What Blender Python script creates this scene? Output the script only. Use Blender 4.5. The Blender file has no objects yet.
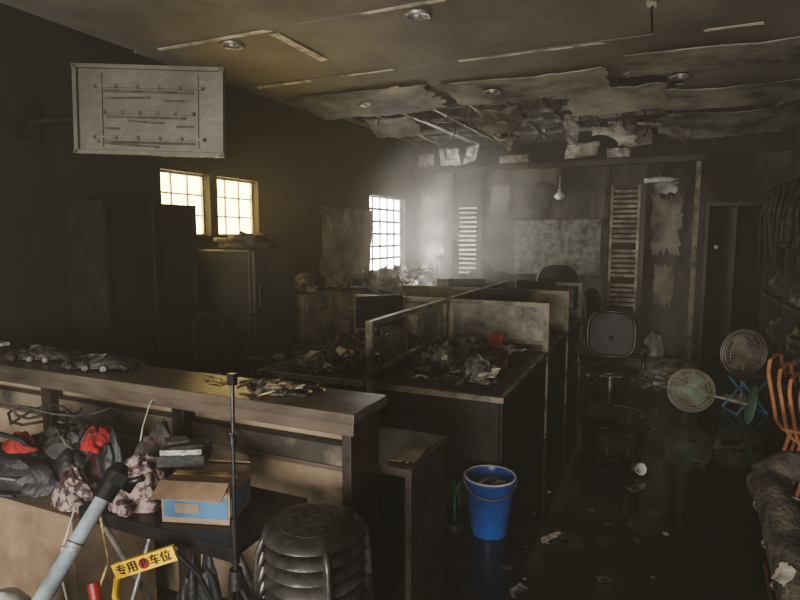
import bpy, bmesh, math, random
from mathutils import Vector, Matrix, Euler, noise
R=random.Random(7)
rad=math.radians
# ---------------------------------------------------------------- materials
def mat(name,col,soot=(0.012,0.010,0.008),lo=0.4,hi=0.6,scale=3.0,rough=0.75,metal=0.0,bump=0.25,bscale=None,emit=None,estr=0.0,rough2=None,stretch=(1,1,1)):
    m=bpy.data.materials.new(name); m.use_nodes=True
    nt=m.node_tree; N=nt.nodes; L=nt.links
    b=N['Principled BSDF']
    tc=N.new('ShaderNodeTexCoord'); mp=N.new('ShaderNodeMapping'); mp.inputs['Scale'].default_value=stretch
    L.new(tc.outputs['Object'],mp.inputs['Vector'])
    n=N.new('ShaderNodeTexNoise'); n.inputs['Scale'].default_value=scale; n.inputs['Detail'].default_value=7; n.inputs['Roughness'].default_value=0.62
    L.new(mp.outputs['Vector'],n.inputs['Vector'])
    r=N.new('ShaderNodeValToRGB'); r.color_ramp.elements[0].position=lo; r.color_ramp.elements[1].position=hi
    r.color_ramp.elements[0].color=(*soot,1); r.color_ramp.elements[1].color=(*col,1)
    L.new(n.outputs['Fac'],r.inputs['Fac']); L.new(r.outputs['Color'],b.inputs['Base Color'])
    b.inputs['Roughness'].default_value=rough; b.inputs['Metallic'].default_value=metal
    if rough2 is not None:
        mr=N.new('ShaderNodeMapRange'); mr.inputs['From Min'].default_value=0.35; mr.inputs['From Max'].default_value=0.65
        mr.inputs['To Min'].default_value=rough; mr.inputs['To Max'].default_value=rough2
        L.new(n.outputs['Fac'],mr.inputs['Value']); L.new(mr.outputs['Result'],b.inputs['Roughness'])
    if bump:
        n2=N.new('ShaderNodeTexNoise'); n2.inputs['Scale'].default_value=bscale or scale*6; n2.inputs['Detail'].default_value=5
        L.new(mp.outputs['Vector'],n2.inputs['Vector'])
        bp=N.new('ShaderNodeBump'); bp.inputs['Strength'].default_value=bump; bp.inputs['Distance'].default_value=0.02
        L.new(n2.outputs['Fac'],bp.inputs['Height']); L.new(bp.outputs['Normal'],b.inputs['Normal'])
    if emit:
        b.inputs['Emission Color'].default_value=(*emit,1); b.inputs['Emission Strength'].default_value=estr
    return m
M={}
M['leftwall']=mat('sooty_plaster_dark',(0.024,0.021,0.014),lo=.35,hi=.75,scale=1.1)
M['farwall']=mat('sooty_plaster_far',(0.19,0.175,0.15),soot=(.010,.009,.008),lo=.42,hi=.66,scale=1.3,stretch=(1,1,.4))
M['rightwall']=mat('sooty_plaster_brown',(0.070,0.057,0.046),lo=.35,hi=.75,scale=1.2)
M['ceil']=mat('smoked_ceiling_board',(0.33,0.295,0.25),soot=(0.085,0.076,0.064),lo=.3,hi=.7,scale=0.9,rough=.75,bump=.1)
M['tape']=mat('pale_joint_tape',(0.78,0.71,0.60),soot=(0.28,0.25,0.21),lo=.38,hi=.55,scale=6)
M['peel']=mat('peeled_ceiling_board',(0.44,0.40,0.34),soot=(0.06,0.053,0.045),lo=.38,hi=.66,scale=2.0)
M['plaster']=mat('bare_plaster',(0.62,0.60,0.56),soot=(0.08,0.072,0.064),lo=.36,hi=.6,scale=3)
M['black']=mat('charred_black',(0.015,0.014,0.012),soot=(0.004,0.0035,0.003),scale=5,rough=.6)
M['char']=mat('char_crust',(0.095,0.078,0.064),soot=(0.010,0.008,0.007),scale=9,rough=.75,bump=.8)
M['slab']=mat('sooty_slab',(0.010,0.009,0.008),scale=2)
M['floor']=mat('wet_sooty_floor',(0.013,0.008,0.007),soot=(0.004,0.0028,0.0026),lo=.4,hi=.7,scale=1.3,rough=.01,rough2=.12,bump=.06,bscale=5)
M['steel']=mat('sooty_steel',(0.40,0.39,0.37),soot=(0.06,0.055,0.05),lo=.35,hi=.6,scale=6,rough=.45,metal=.6)
M['tv']=mat('scorched_metal_sheet',(0.165,0.162,0.13),soot=(0.09,0.087,0.067),lo=.3,hi=.7,scale=2.5,rough=.5,metal=.2)
M['tvr']=mat('rusty_streaks',(0.10,0.085,0.06),soot=(0.04,0.035,0.026),scale=14,rough=.7)
M['wood']=mat('sooty_counter_wood',(0.20,0.157,0.12),soot=(0.055,0.044,0.035),lo=.35,hi=.65,scale=4,rough=.36,stretch=(.3,1,1),bump=.15)
M['cream']=mat('stained_cream_panel',(0.40,0.305,0.21),soot=(0.155,0.11,0.072),lo=.32,hi=.6,scale=2.2,rough=.7,bump=.12)
M['dwood']=mat('dark_wood',(0.050,0.035,0.027),soot=(0.009,0.007,0.006),scale=3,rough=.45)
M['frame']=mat('scorched_frame',(0.32,0.27,0.205),soot=(0.03,0.027,0.022),lo=.37,hi=.57,scale=5,rough=.5)
M['pane']=mat('smoked_partition_pane',(0.34,0.31,0.25),soot=(0.045,0.04,0.033),lo=.38,hi=.64,scale=3,rough=.4)
M['paper']=mat('scorched_paper',(0.70,0.65,0.55),soot=(0.06,0.05,0.04),lo=.38,hi=.53,scale=7)
M['ash']=mat('ash',(0.26,0.24,0.21),soot=(0.012,0.010,0.009),lo=.42,hi=.60,scale=12,bump=.7)
M['dash']=mat('dark_ash',(0.075,0.064,0.055),soot=(0.008,0.007,0.006),lo=.42,hi=.62,scale=12,bump=.7)
M['paleash']=mat('pale_ash',(0.62,0.60,0.54),soot=(0.08,0.07,0.06),lo=.38,hi=.6,scale=6,bump=.6)
M['fridge']=mat('smoked_enamel',(0.070,0.065,0.046),soot=(0.014,0.013,0.010),lo=.3,hi=.7,scale=1.8,rough=.5)
M['plasblk']=mat('black_plastic',(0.020,0.020,0.022),soot=(0.009,0.009,0.009),scale=6,rough=.35,bump=.1)
M['chairblk']=mat('black_chair_plastic',(0.045,0.045,0.048),soot=(0.015,0.015,0.016),scale=6,rough=.28,bump=.1)
M['stool']=mat('dusty_black_plastic',(0.070,0.066,0.063),soot=(0.014,0.013,0.012),scale=6,rough=.3,bump=.1)
M['blue']=mat('blue_bucket_plastic',(0.025,0.11,0.42),soot=(0.015,0.06,0.25),scale=3,rough=.3,bump=.05)
M['white']=mat('dull_white',(0.72,0.72,0.70),soot=(0.40,0.39,0.37),scale=4,rough=.5,bump=.05)
M['water']=mat('dirty_water',(0.10,0.12,0.11),soot=(0.04,0.05,0.05),scale=4,rough=.08,bump=.05)
M['green']=mat('green_leaf',(0.025,0.16,0.05),soot=(0.012,0.07,0.02),scale=5,rough=.4)
M['fgreen']=mat('pale_green_plastic',(0.22,0.42,0.32),soot=(0.11,0.2,0.15),scale=4,rough=.4)
M['wire']=mat('fan_wire',(0.66,0.61,0.50),soot=(0.35,0.31,0.24),scale=6,rough=.4,metal=.2,bump=0)
M['cyan']=mat('blue_tube',(0.12,0.40,0.68),soot=(0.07,0.24,0.4),scale=6,rough=.35,bump=0)
M['orange']=mat('copper_orange_tube',(0.78,0.36,0.19),soot=(0.42,0.17,0.09),scale=7,rough=.3,metal=.3,bump=0)
M['tube']=mat('grey_blue_pipe',(0.34,0.39,0.43),soot=(0.17,0.19,0.21),lo=.35,hi=.6,scale=8,rough=.4,bump=.05)
M['yellow']=mat('yellow_plate',(0.85,0.55,0.03),soot=(0.55,0.33,0.02),lo=.3,hi=.5,scale=6,rough=.4,bump=0)
M['red']=mat('red_cloth',(0.36,0.02,0.02),soot=(0.13,0.012,0.012),lo=.42,hi=.6,scale=5,bump=.3)
M['redp']=mat('red_plastic',(0.42,0.03,0.03),soot=(0.2,0.02,0.02),scale=6,rough=.35,bump=0)
M['cloth']=mat('patterned_cloth',(0.36,0.27,0.25),soot=(0.05,0.03,0.035),lo=.45,hi=.54,scale=30,bump=.15)
M['cloth2']=mat('sooty_grey_cloth',(0.11,0.10,0.10),soot=(0.025,0.023,0.023),scale=6,bump=.3)
M['maroon']=mat('maroon_cloth',(0.12,0.035,0.035),soot=(0.03,0.012,0.012),scale=6,bump=.3)
M['bag']=mat('black_bag_fabric',(0.030,0.030,0.038),soot=(0.010,0.010,0.013),scale=8,rough=.5,bump=.3)
M['card']=mat('cardboard',(0.33,0.235,0.155),soot=(0.17,0.115,0.075),lo=.3,hi=.6,scale=5,bump=.1)
M['bluelab']=mat('blue_printed_label',(0.08,0.19,0.32),soot=(0.05,0.12,0.2),scale=8,bump=0)
M['ochre']=mat('ochre_scrap',(0.60,0.42,0.17),soot=(0.10,0.07,0.03),scale=9)
M['brick']=mat('brick_rubble',(0.50,0.39,0.32),soot=(0.12,0.10,0.08),scale=8,bump=.5)
M['glass1']=mat('hazy_yellow_pane',(0.8,0.7,0.4),soot=(0.7,0.6,0.35),emit=(1.0,0.76,0.28),estr=13,bump=0)
M['glass2']=mat('hazy_white_pane',(0.8,0.8,0.8),soot=(0.7,0.7,0.7),emit=(1.0,0.98,0.93),estr=36,bump=0)
M['glass3']=mat('dim_louvre_light',(0.5,0.5,0.45),soot=(0.4,0.4,0.35),emit=(1.0,0.95,0.85),estr=3,bump=0)
M['slat']=mat('pale_louvre_slat',(0.66,0.58,0.47),soot=(0.22,0.18,0.14),scale=6,rough=.5)
M['lamp']=mat('lamp_lens',(0.6,0.6,0.58),soot=(0.3,0.3,0.28),scale=9,rough=.25,bump=0)
M['board']=mat('speckled_board',(0.24,0.235,0.215),soot=(0.07,0.066,0.058),lo=.38,hi=.6,scale=9,bump=.2)
M['tanb']=mat('brown_board',(0.25,0.20,0.145),soot=(0.055,0.046,0.036),scale=3)
# ---------------------------------------------------------------- builder
class B:
    def __init__(s): s.bm=bmesh.new(); s.mats=[]; s.new=[]
    def mi(s,m):
        if m not in s.mats: s.mats.append(m)
        return s.mats.index(m)
    def F(s,vs): s.new.append(s.bm.faces.new(vs))
    def tag(s,m,smooth,verts=None):
        i=s.mi(m)
        fs=s.new if verts is None else {f for v in verts for f in v.link_faces}
        for f in fs: f.material_index=i; f.smooth=smooth
        s.new=[]
    def box(s,c,d,m,rot=(0,0,0)):
        r=bmesh.ops.create_cube(s.bm,size=1,matrix=Matrix.Translation(c)@Euler(rot).to_matrix().to_4x4()@Matrix.Diagonal((*d,1)))
        s.tag(m,False,r['verts'])
    def bx(s,x0,x1,y0,y1,z0,z1,m): s.box(((x0+x1)/2,(y0+y1)/2,(z0+z1)/2),(abs(x1-x0),abs(y1-y0),abs(z1-z0)),m)
    def cyl(s,p,q,r1,r2,m,seg=16):
        p=Vector(p);q=Vector(q);d=q-p
        mt=Matrix.Translation((p+q)/2)@d.to_track_quat('Z','Y').to_matrix().to_4x4()
        r=bmesh.ops.create_cone(s.bm,cap_ends=True,segments=seg,radius1=r1,radius2=r2,depth=d.length,matrix=mt)
        s.tag(m,True,r['verts'])
    def ball(s,c,d,m,sub=2,rot=(0,0,0)):
        r=bmesh.ops.create_icosphere(s.bm,subdivisions=sub,radius=1,matrix=Matrix.Translation(c)@Euler(rot).to_matrix().to_4x4()@Matrix.Diagonal((*d,1)))
        s.tag(m,True,r['verts'])
    def lump(s,c,d,m,amp=.35,freq=2.5,seed=0,sub=4,rot=(0,0,0),octv=4):
        off=Vector((seed*3.7,seed*1.3,seed*9.1))
        r=bmesh.ops.create_icosphere(s.bm,subdivisions=sub,radius=1)
        e=Euler(rot).to_matrix()
        for v in r['verts']:
            p=v.co.copy(); k=1+amp*noise.fractal(p*freq+off,1.0,2.0,octv)+amp*.6*abs(noise.noise(p*freq*2.2+off))
            p=Vector((p.x*k,p.y*k,max(p.z*k,-.35)))
            v.co=Vector(c)+e@Vector((p.x*d[0],p.y*d[1],(p.z+.35)*d[2]))
        s.tag(m,True,r['verts'])
    def tube(s,pts,r,m,seg=8,closed=False,rs=None,wob=0,seed=0):
        P=[Vector(p) for p in pts]; k=len(P); rings=[]
        prev=None
        for i,p in enumerate(P):
            a=P[(i-1)%k] if (closed or i>0) else p; b=P[(i+1)%k] if (closed or i<k-1) else p
            t=(b-a).normalized()
            if prev is None:
                u=t.orthogonal().normalized()
            else:
                u=(prev-t*prev.dot(t)).normalized()
            prev=u; w=t.cross(u); rr=rs[i] if rs else r
            ring=[]
            for j in range(seg):
                a=2*math.pi*j/seg; q=u*math.cos(a)+w*math.sin(a)
                k2=1+(wob*noise.noise((p+q*rr)*9+Vector((seed,0,0))) if wob else 0)
                ring.append(s.bm.verts.new(p+q*rr*k2))
            rings.append(ring)
        for i in range(k if closed else k-1):
            A=rings[i];C=rings[(i+1)%k]
            for j in range(seg): s.F((A[j],A[(j+1)%seg],C[(j+1)%seg],C[j]))
        if not closed: s.F(rings[0][::-1]); s.F(rings[-1])
        s.tag(m,True)
    def ring(s,c,Rr,r,m,axis=(0,0,1),seg=32,ts=6):
        q=Vector(axis).to_track_quat('Z','Y')
        s.tube([Vector(c)+q@Vector((Rr*math.cos(a),Rr*math.sin(a),0)) for a in [2*math.pi*i/seg for i in range(seg)]],r,m,ts,True)
    def lathe(s,prof,c,m,seg=32):
        c=Vector(c); rings=[]
        for r,z in prof: rings.append([s.bm.verts.new(c+Vector((r*math.cos(2*math.pi*j/seg),r*math.sin(2*math.pi*j/seg),z))) for j in range(seg)])
        for A,C in zip(rings,rings[1:]):
            for j in range(seg): s.F((A[j],A[(j+1)%seg],C[(j+1)%seg],C[j]))
        s.tag(m,True)
    def sheet(s,o,ux,uy,nx,ny,m,rag=.45,amp=.02,seed=0,th=0.004,sag=None):
        """torn sheet: o origin, ux/uy edge vectors; outline is a ragged rectangle"""
        o=Vector(o);ux=Vector(ux);uy=Vector(uy); nn=ux.cross(uy).normalized(); off=Vector((seed*5.1,seed*2.3,seed))
        k=max(6,min(26,max(nx,ny))); per=[]
        for i in range(k): per.append((i/k,0))
        for i in range(k): per.append((1,i/k))
        for i in range(k): per.append((1-i/k,1))
        for i in range(k): per.append((0,1-i/k))
        rings=4 if max(nx,ny)<9 else 7; NP=len(per); V=[[],[]]; C=[]
        big=max(ux.length,uy.length)
        def pt(u,v,side):
            p=o+ux*u+uy*v; p=p+nn*(amp*noise.fractal(p*(1.2/max(.15,big))*2+off,1,2,3))
            if sag: p=p+Vector((0,0,-sag(u,v)))
            return p+nn*(th*side)
        for side in (0,1):
            C.append(s.bm.verts.new(pt(.5,.5,side)))
            for ri in range(1,rings+1):
                rho=ri/rings; row=[]
                for (u,v) in per:
                    cx,cy=u-.5,v-.5
                    f=noise.fractal(Vector((cx*5,cy*5,seed*1.7)),1,2,4); f2=noise.noise(Vector((cx*23,cy*23,seed)))
                    sc=1-rag*(.18+.42*abs(f)+.16*abs(f2)) if ri==rings else 1-rag*(.18+.30*abs(f))
                    row.append(s.bm.verts.new(pt(.5+cx*rho*sc,.5+cy*rho*sc,side)))
                V[side].append(row)
        for side in (0,1):
            for j in range(NP):
                j2=(j+1)%NP; f=[C[side],V[side][0][j],V[side][0][j2]]
                s.F(f if side else f[::-1])
                for ri in range(rings-1):
                    f=[V[side][ri][j],V[side][ri+1][j],V[side][ri+1][j2],V[side][ri][j2]]
                    s.F(f if side else f[::-1])
        for j in range(NP):
            j2=(j+1)%NP; s.F([V[0][-1][j],V[0][-1][j2],V[1][-1][j2],V[1][-1][j]])
        s.tag(m,False)
    def drape(s,c,d,m,seed=0,n=34,folds=7,amp=.30,rim=.35):
        """crumpled cloth: a draped heightfield over a mound, with radial/cross folds and a loose hem"""
        off=Vector((seed*2.7,seed*4.1,0)); V=[]; r=random.Random(seed); ph=r.uniform(0,6); an=r.uniform(0,3)
        for i in range(n+1):
            row=[]
            for j in range(n+1):
                u=i/n*2-1; v=j/n*2-1
                x=u*math.sqrt(1-v*v/2); y=v*math.sqrt(1-u*u/2); q=math.hypot(x,y); a=math.atan2(y,x)
                h=max(0,1-q**2.2)
                k=1+.18*noise.noise(Vector((math.cos(a)*1.4,math.sin(a)*1.4,seed)))+.05*math.sin(folds*a+ph)*q
                w=noise.noise(Vector((x*1.5,y*1.5,0))+off)
                ln=math.sin((x*math.cos(an)+y*math.sin(an))*folds*1.3+3*w)
                rid=1-abs(noise.noise(Vector((x*3.1,y*3.1,1))+off))*2.2
                z=h**.7*(1+.25*w)+amp*(.35*ln+.5*rid-.3)*(1-.6*q)+.05*math.sin(folds*a+ph)*q
                row.append(s.bm.verts.new((c[0]+x*k*d[0],c[1]+y*k*d[1],c[2]+max(.02,z)*d[2])))
            V.append(row)
        for i in range(n):
            for j in range(n): s.F((V[i][j],V[i+1][j],V[i+1][j+1],V[i][j+1]))
        loop=[V[i][0] for i in range(n)]+[V[n][j] for j in range(n)]+[V[i][n] for i in range(n,0,-1)]+[V[0][j] for j in range(n,0,-1)]
        low=[s.bm.verts.new((v.co.x,v.co.y,c[2])) for v in loop]
        for i in range(len(loop)): j=(i+1)%len(loop); s.F((loop[j],loop[i],low[i],low[j]))
        s.tag(m,True)
    def fin(s,name,xf=None,bevel=0,sharp=42):
        if xf is not None: s.bm.transform(xf)
        for e in s.bm.edges:
            if len(e.link_faces)==2 and e.calc_face_angle(0)>rad(sharp): e.smooth=False
        vs=[v.co for v in s.bm.verts]
        lo=Vector([min(v[i] for v in vs) for i in range(3)]); hi=Vector([max(v[i] for v in vs) for i in range(3)])
        o=Vector(((lo.x+hi.x)/2,(lo.y+hi.y)/2,lo.z))
        bmesh.ops.translate(s.bm,verts=s.bm.verts[:],vec=-o)
        me=bpy.data.meshes.new(name); s.bm.to_mesh(me); s.bm.free()
        for m in s.mats: me.materials.append(m)
        ob=bpy.data.objects.new(name,me); ob.location=o; bpy.context.scene.collection.objects.link(ob)
        if bevel:
            md=ob.modifiers.new('bevel','BEVEL'); md.width=bevel; md.segments=2; md.limit_method='ANGLE'
        return ob
def T(x,y,z=0,rz=0,rx=0,ry=0): return Matrix.Translation((x,y,z))@Euler((rx,ry,rz)).to_matrix().to_4x4()
XL,XR,YB,YF,ZC,ZT=-3.76,1.5,-2.6,8.95,3.1,3.75
# ---------------------------------------------------------------- room shell
b=B(); b.bx(XL-.2,XR+.2,YB-.2,YF+.2,-.1,0,M['floor']); b.fin('floor')
def wall_open(name,axis,pos,thick,a0,a1,z1,ops,m):
    b=B()
    def put(u0,u1,z0,z_1):
        if u1-u0<1e-4 or z_1-z0<1e-4: return
        if axis=='x': b.bx(pos,pos+thick,u0,u1,z0,z_1,m)
        else: b.bx(u0,u1,pos,pos+thick,z0,z_1,m)
    cur=a0
    for (u0,u1,z0,zz) in sorted(ops):
        put(cur,u0,0,z1); put(u0,u1,0,z0); put(u0,u1,zz,z1); cur=u1
    put(cur,a1,0,z1); return b.fin(name)
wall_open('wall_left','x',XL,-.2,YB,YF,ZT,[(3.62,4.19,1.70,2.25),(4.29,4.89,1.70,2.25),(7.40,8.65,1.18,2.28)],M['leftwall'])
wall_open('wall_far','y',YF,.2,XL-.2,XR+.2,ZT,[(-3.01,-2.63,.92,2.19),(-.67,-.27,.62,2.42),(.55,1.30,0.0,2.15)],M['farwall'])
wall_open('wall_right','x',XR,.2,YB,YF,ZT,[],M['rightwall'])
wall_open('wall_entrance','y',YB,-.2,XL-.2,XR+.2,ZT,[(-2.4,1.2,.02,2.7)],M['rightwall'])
b=B(); b.bx(XL-.2,XR+.2,YB-.2,YF+.2,ZT,ZT+.1,M['slab']); b.fin('ceiling_slab')
# ceiling boards
def in_hole(x,y): 
    e=.35*noise.noise(Vector((x*1.3,y*1.3,2)))+.12*noise.noise(Vector((x*5,y*5,4)))
    return y>5.75+e and x<.05+e
b=B(); rows=0; y=YB; 
while y<YF-.01:
    y2=min(y+1.2,YF); x=XL-(1.2 if rows%2 else 0)+.05
    while x<XR:
        x0=max(x,XL);x1=min(x+2.4,XR)
        if x1-x0>.05:
            if any(in_hole(x0+(x1-x0)*i/6,y+(y2-y)*j/4) for i in range(7) for j in range(5)):
                nx=max(1,int((x1-x0)/.06)); ny=max(1,int((y2-y)/.06))
                for i in range(nx):
                    for j in range(ny):
                        cx=x0+(x1-x0)*(i+.5)/nx; cy=y+(y2-y)*(j+.5)/ny
                        if not in_hole(cx,cy): b.box((cx,cy,ZC+.008),((x1-x0)/nx,(y2-y)/ny,.014),M['ceil'])
            else:
                b.box(((x0+x1)/2,(y+y2)/2,ZC+.008),(x1-x0-.014,y2-y-.014,.012),M['ceil'],rot=(rad(R.uniform(-.6,.6)),rad(R.uniform(-.25,.25)),0))
        x+=2.4
    y=y2; rows+=1
b.fin('ceiling')
b=B(); rows=0; y=YB
while y<YF:
    if y>0.5:
        x=XL+.2
        while x<XR-.3:
            l=R.uniform(.25,1.3)
            if R.random()<.62 and not in_hole(x,y) and not in_hole(x+l,y) and x+l<XR:
                b.sheet((x,y-.03,ZC-.016),(l,0,0),(0,R.uniform(.04,.08),0),max(3,int(l/.06)),3,M['tape'],rag=.5,amp=.004,seed=R.randint(0,99),th=.003)
            x+=l+R.uniform(.1,.8)
        x=XL-(1.2 if rows%2 else 0)+.05+2.4
        while x<XR:
            if x>XL and not in_hole(x,y+1.1) and R.random()<.9:
                yy=y+R.uniform(0,.3)
                b.sheet((x-.03,yy,ZC-.016),(R.uniform(.05,.09),0,0),(0,R.uniform(.5,.85),0),3,10,M['tape'],rag=.5,amp=.004,seed=R.randint(0,99),th=.003)
            x+=2.4
    y+=1.2; rows+=1
b.fin('ceiling_joint_tape')
specs=[(-3.65,5.0,1.7,.95,.05,.35),(-2.0,5.15,1.6,.75,.04,.3),(-.95,5.8,1.0,.6,.14,.45),(-.15,6.2,1.5,.7,.07,.4),(-.05,7.35,1.4,.9,.16,.4),(-3.3,6.2,.7,.4,.18,.5),(-1.9,6.2,.5,.35,.22,.5),(-.4,4.9,1.6,.6,.03,.3),(-.6,7.5,.5,.5,.25,.5)]
b=B()
for k,(x,y,w,d,s,rg) in enumerate(specs):
    b.sheet((x,y,ZC-.02),(w,0,0),(0,d,0),int(w/.045),int(d/.045),M['peel'],rag=rg,amp=.02,seed=k+3,th=.010,sag=lambda u,v,s=s:s*v*v+.2*s*(1-4*(u-.5)**2)+.01)
b.fin('sagging_ceiling_board')
b=B()
for k,(x,y,z,w,h,rz) in enumerate([(-1.05,6.75,2.78,.20,.32,.5),(-.75,6.6,2.76,.55,.12,-.3),(-1.9,7.2,2.86,.2,.25,.2),(-.45,6.9,2.90,.3,.2,.9),(-.1,7.2,2.84,.4,.2,.3)]):
    b.sheet((x,y,z),(w*math.cos(rz),w*math.sin(rz),-.16),(0,.10,h),8,8,M['plaster'] if k<2 else M['peel'],rag=.6,amp=.05,seed=k+40,th=.006)
    b.tube([(x+w/2,y+.05,z+h*.6),(x+w/2+.03,y+.06,ZC+.35),(x+w/2+.03,y+.06,ZT+.01)],.004,M['black'],5)
b.fin('dangling_plaster_fragment')
b=B()
for i in range(10): 
    xx=-3.6+i*.40; b.box((xx,7.25,ZC+.05),(.04,3.3,.035),M['steel'],rot=(R.uniform(-.012,.012),0,R.uniform(-.03,.03)))
for i in range(5): b.box((-1.85,5.9+i*.7,ZC+.10),(3.7,.035,.05),M['steel'],rot=(0,R.uniform(-.015,.015),0))
for (x,y,l,rx,rz) in ((-1.5,6.9,1.3,.16,.5),(-2.5,7.3,1.1,-.15,-.4),(-.9,7.4,1.2,.2,-.7),(-2.0,6.6,1.0,.22,1.1),(-.35,7.6,1.1,.2,.6)): b.box((x,y,ZC-.07),(.035,l,.03),M['steel'],rot=(rx,0,rz))
for i in range(14):
    xx=R.uniform(-3.5,-.4); yy=R.uniform(6.1,8.7); b.tube([(xx,yy,ZT-.01),(xx+.02,yy,ZC+.11)],.005,M['steel'],5)
b.fin('ceiling_steel_grid')
b=B()
for i in range(20):
    xx=R.uniform(-3.4,.1); yy=R.uniform(5.9,8.6); l=R.uniform(.1,.42)
    b.tube([(xx+.12*math.sin(t*3+i)*t,yy+.1*math.cos(t*2+i)*t,ZC+.2-l*t*1.2) for t in [j/8 for j in range(9)]],.008,M['black'],5)
b.fin('hanging_burnt_cable')
b=B(); b.bx(XL+.003,.50,YF-.12,YF-.003,2.70,2.78,M['dwood']); b.bx(XL+.003,XR-.003,YF-.05,YF-.003,2.78,3.08,M['black']); b.fin('trim_bulkhead')
for k,(x,w,m) in enumerate([(-3.06,.07,'dwood'),(-2.59,.07,'dwood'),(-.71,.06,'char'),(-.23,.06,'dwood'),(.44,.06,'frame')]):
    b=B(); b.bx(x-w/2,x+w/2,YF-.07,YF-.003,.002,2.695,M[m]); b.fin('trim_%d'%(k+1))
b=B(); b.bx(-2.55,-.75,YF-.03,YF-.003,.002,.12,M['dwood']); b.fin('baseboard_far')
b=B()
for k,(x,z,w,h,m) in enumerate([(-3.72,.9,.64,1.75,'plaster'),(-2.5,1.98,.42,.6,'peel'),(-2.5,1.2,.4,.7,'farwall'),(-2.05,2.05,.6,.5,'farwall'),(-.18,1.3,.52,1.1,'peel'),(-.15,2.25,.4,.25,'plaster'),(-.1,.6,.35,.8,'peel'),(-1.9,.15,1.0,.7,'peel')]):
    b.sheet((x,YF-.012,z),(w,0,0),(0,0,h),int(w/.03),int(h/.03),M[m],rag=.9,amp=.004,seed=k+11,th=.004)
b.fin('peeled_wall_plaster')
b=B()
for k,(x,w,h,t,m) in enumerate([(-3.62,.30,.20,.1,'peel'),(-3.22,.36,.30,-.1,'plaster'),(-2.86,.22,.28,.3,'plaster'),(-2.3,.5,.12,0,'peel'),(-1.35,.5,.22,.2,'peel'),(-.75,.35,.14,0,'plaster')]):
    b.sheet((x,YF-.16,2.785),(w,0,t*.2),(t*.3,-.02,h),10,8,M[m],rag=.35,amp=.03,seed=k+70,th=.008)
b.fin('broken_board_on_bulkhead')
# windows
def window(name,y0,y1,z0,z1,nc,nr,g,fm='slat',bw=.007):
    b=B(); x=XL-.10
    b.bx(x-.004,x+.004,y0+.01,y1-.01,z0+.01,z1-.01,g)
    f=M[fm]; t=.02
    b.bx(x-.02,x+.03,y0+.001,y0+t,z0+.001,z1-.001,f); b.bx(x-.02,x+.03,y1-t,y1-.001,z0+.001,z1-.001,f)
    b.bx(x-.02,x+.03,y0+t,y1-t,z0+.001,z0+t,f); b.bx(x-.02,x+.03,y0+t,y1-t,z1-t,z1-.001,f)
    for i in range(1,nc): yy=y0+(y1-y0)*i/nc; b.bx(x+.005,x+.020,yy-bw,yy+bw,z0+t,z1-t,f)
    for i in range(1,nr): zz=z0+(z1-z0)*i/nr; b.bx(x+.005,x+.018,y0+t,y1-t,zz-bw,zz+bw,f)
    return b.fin(name)
window('window_1',3.62,4.19,1.70,2.25,3,3,M['glass1'])
window('window_2',4.29,4.89,1.70,2.25,3,3,M['glass1'])
window('window_3',7.40,8.65,1.18,2.28,5,6,M['glass2'],'dwood',.018)
def louvre(name,x0,x1,z0,z1,n,slm,panem):
    b=B(); y=YF+.08
    b.bx(x0+.003,x1-.003,y+.05,y+.058,z0+.003,z1-.003,panem)
    for (a,c) in ((x0+.002,x0+.035),(x1-.035,x1-.002)): b.bx(a,c,y-.075,y+.03,z0+.003,z1-.003,M['slat'] if slm=='slat' else M['dwood'])
    b.bx(x0+.035,x1-.035,y-.06,y+.03,z1-.035,z1-.003,M['dwood']); b.bx(x0+.035,x1-.035,y-.06,y+.03,z0+.003,z0+.035,M['dwood'])
    for i in range(n):
        z=z0+.05+(z1-z0-.1)*(i+.5)/n
        if slm=='slat' and (i in (5,12)): continue
        b.box(((x0+x1)/2,y-.05 if slm=='slat' else y-.04,z),(x1-x0-.072,.045 if slm=='slat' else .06,.010),M[slm],rot=(rad((62 if slm=='slat' else 52)+R.uniform(-8,8)),rad(R.uniform(-1,1)),0))
    return b.fin(name)
louvre('window_4',-3.01,-2.63,.92,2.19,16,'dwood',M['glass3'])
louvre('window_5',-.67,-.27,.62,2.42,24,'slat',M['black'])
b=B(); b.bx(.552,.598,YF-.02,YF+.1,.002,2.148,M['dwood']); b.bx(1.252,1.298,YF-.02,YF+.1,.002,2.148,M['dwood']); b.bx(.598,1.252,YF-.02,YF+.1,2.102,2.148,M['dwood'])
b.box((.78,YF+.10,1.05),(.04,.42,.0+2.08),M['black'],rot=(0,0,rad(48)))
b.cyl((.72,YF+.02,1.55),(.70,YF-.01,1.55),.012,.012,M['steel']); b.ball((.70,YF-.02,1.55),(.03,.02,.03),M['white']); b.fin('door_1')
b=B(); b.bx(.30,1.55,YF+.95,YF+1.0,0,2.6,M['slab']); b.bx(.28,.32,YF+.205,YF+.95,0,2.6,M['slab']); b.bx(1.55,1.6,YF+.205,YF+.95,0,2.6,M['slab']); b.bx(.28,1.6,YF+.205,YF+1,2.6,2.65,M['slab']); b.bx(.28,1.6,YF+.205,YF+1,-.08,-.001,M['slab']); b.fin('wall_back_room')
b=B(); b.bx(-2.03,-.78,YF-.035,YF-.014,1.12,1.95,M['board']); 
for a,c,z0,z1 in ((-2.05,-.76,1.10,1.13),(-2.05,-.76,1.94,1.97)): b.bx(a,c,YF-.045,YF-.013,z0,z1,M['dwood'])
b.fin('notice_board')
b=B(); b.sheet((XL+.05,7.35,1.10),(0,-1.40,0),(.02,0,.98),26,18,M['tanb'],rag=.2,amp=.04,seed=5,th=.01); b.fin('warped_wall_board')
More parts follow.
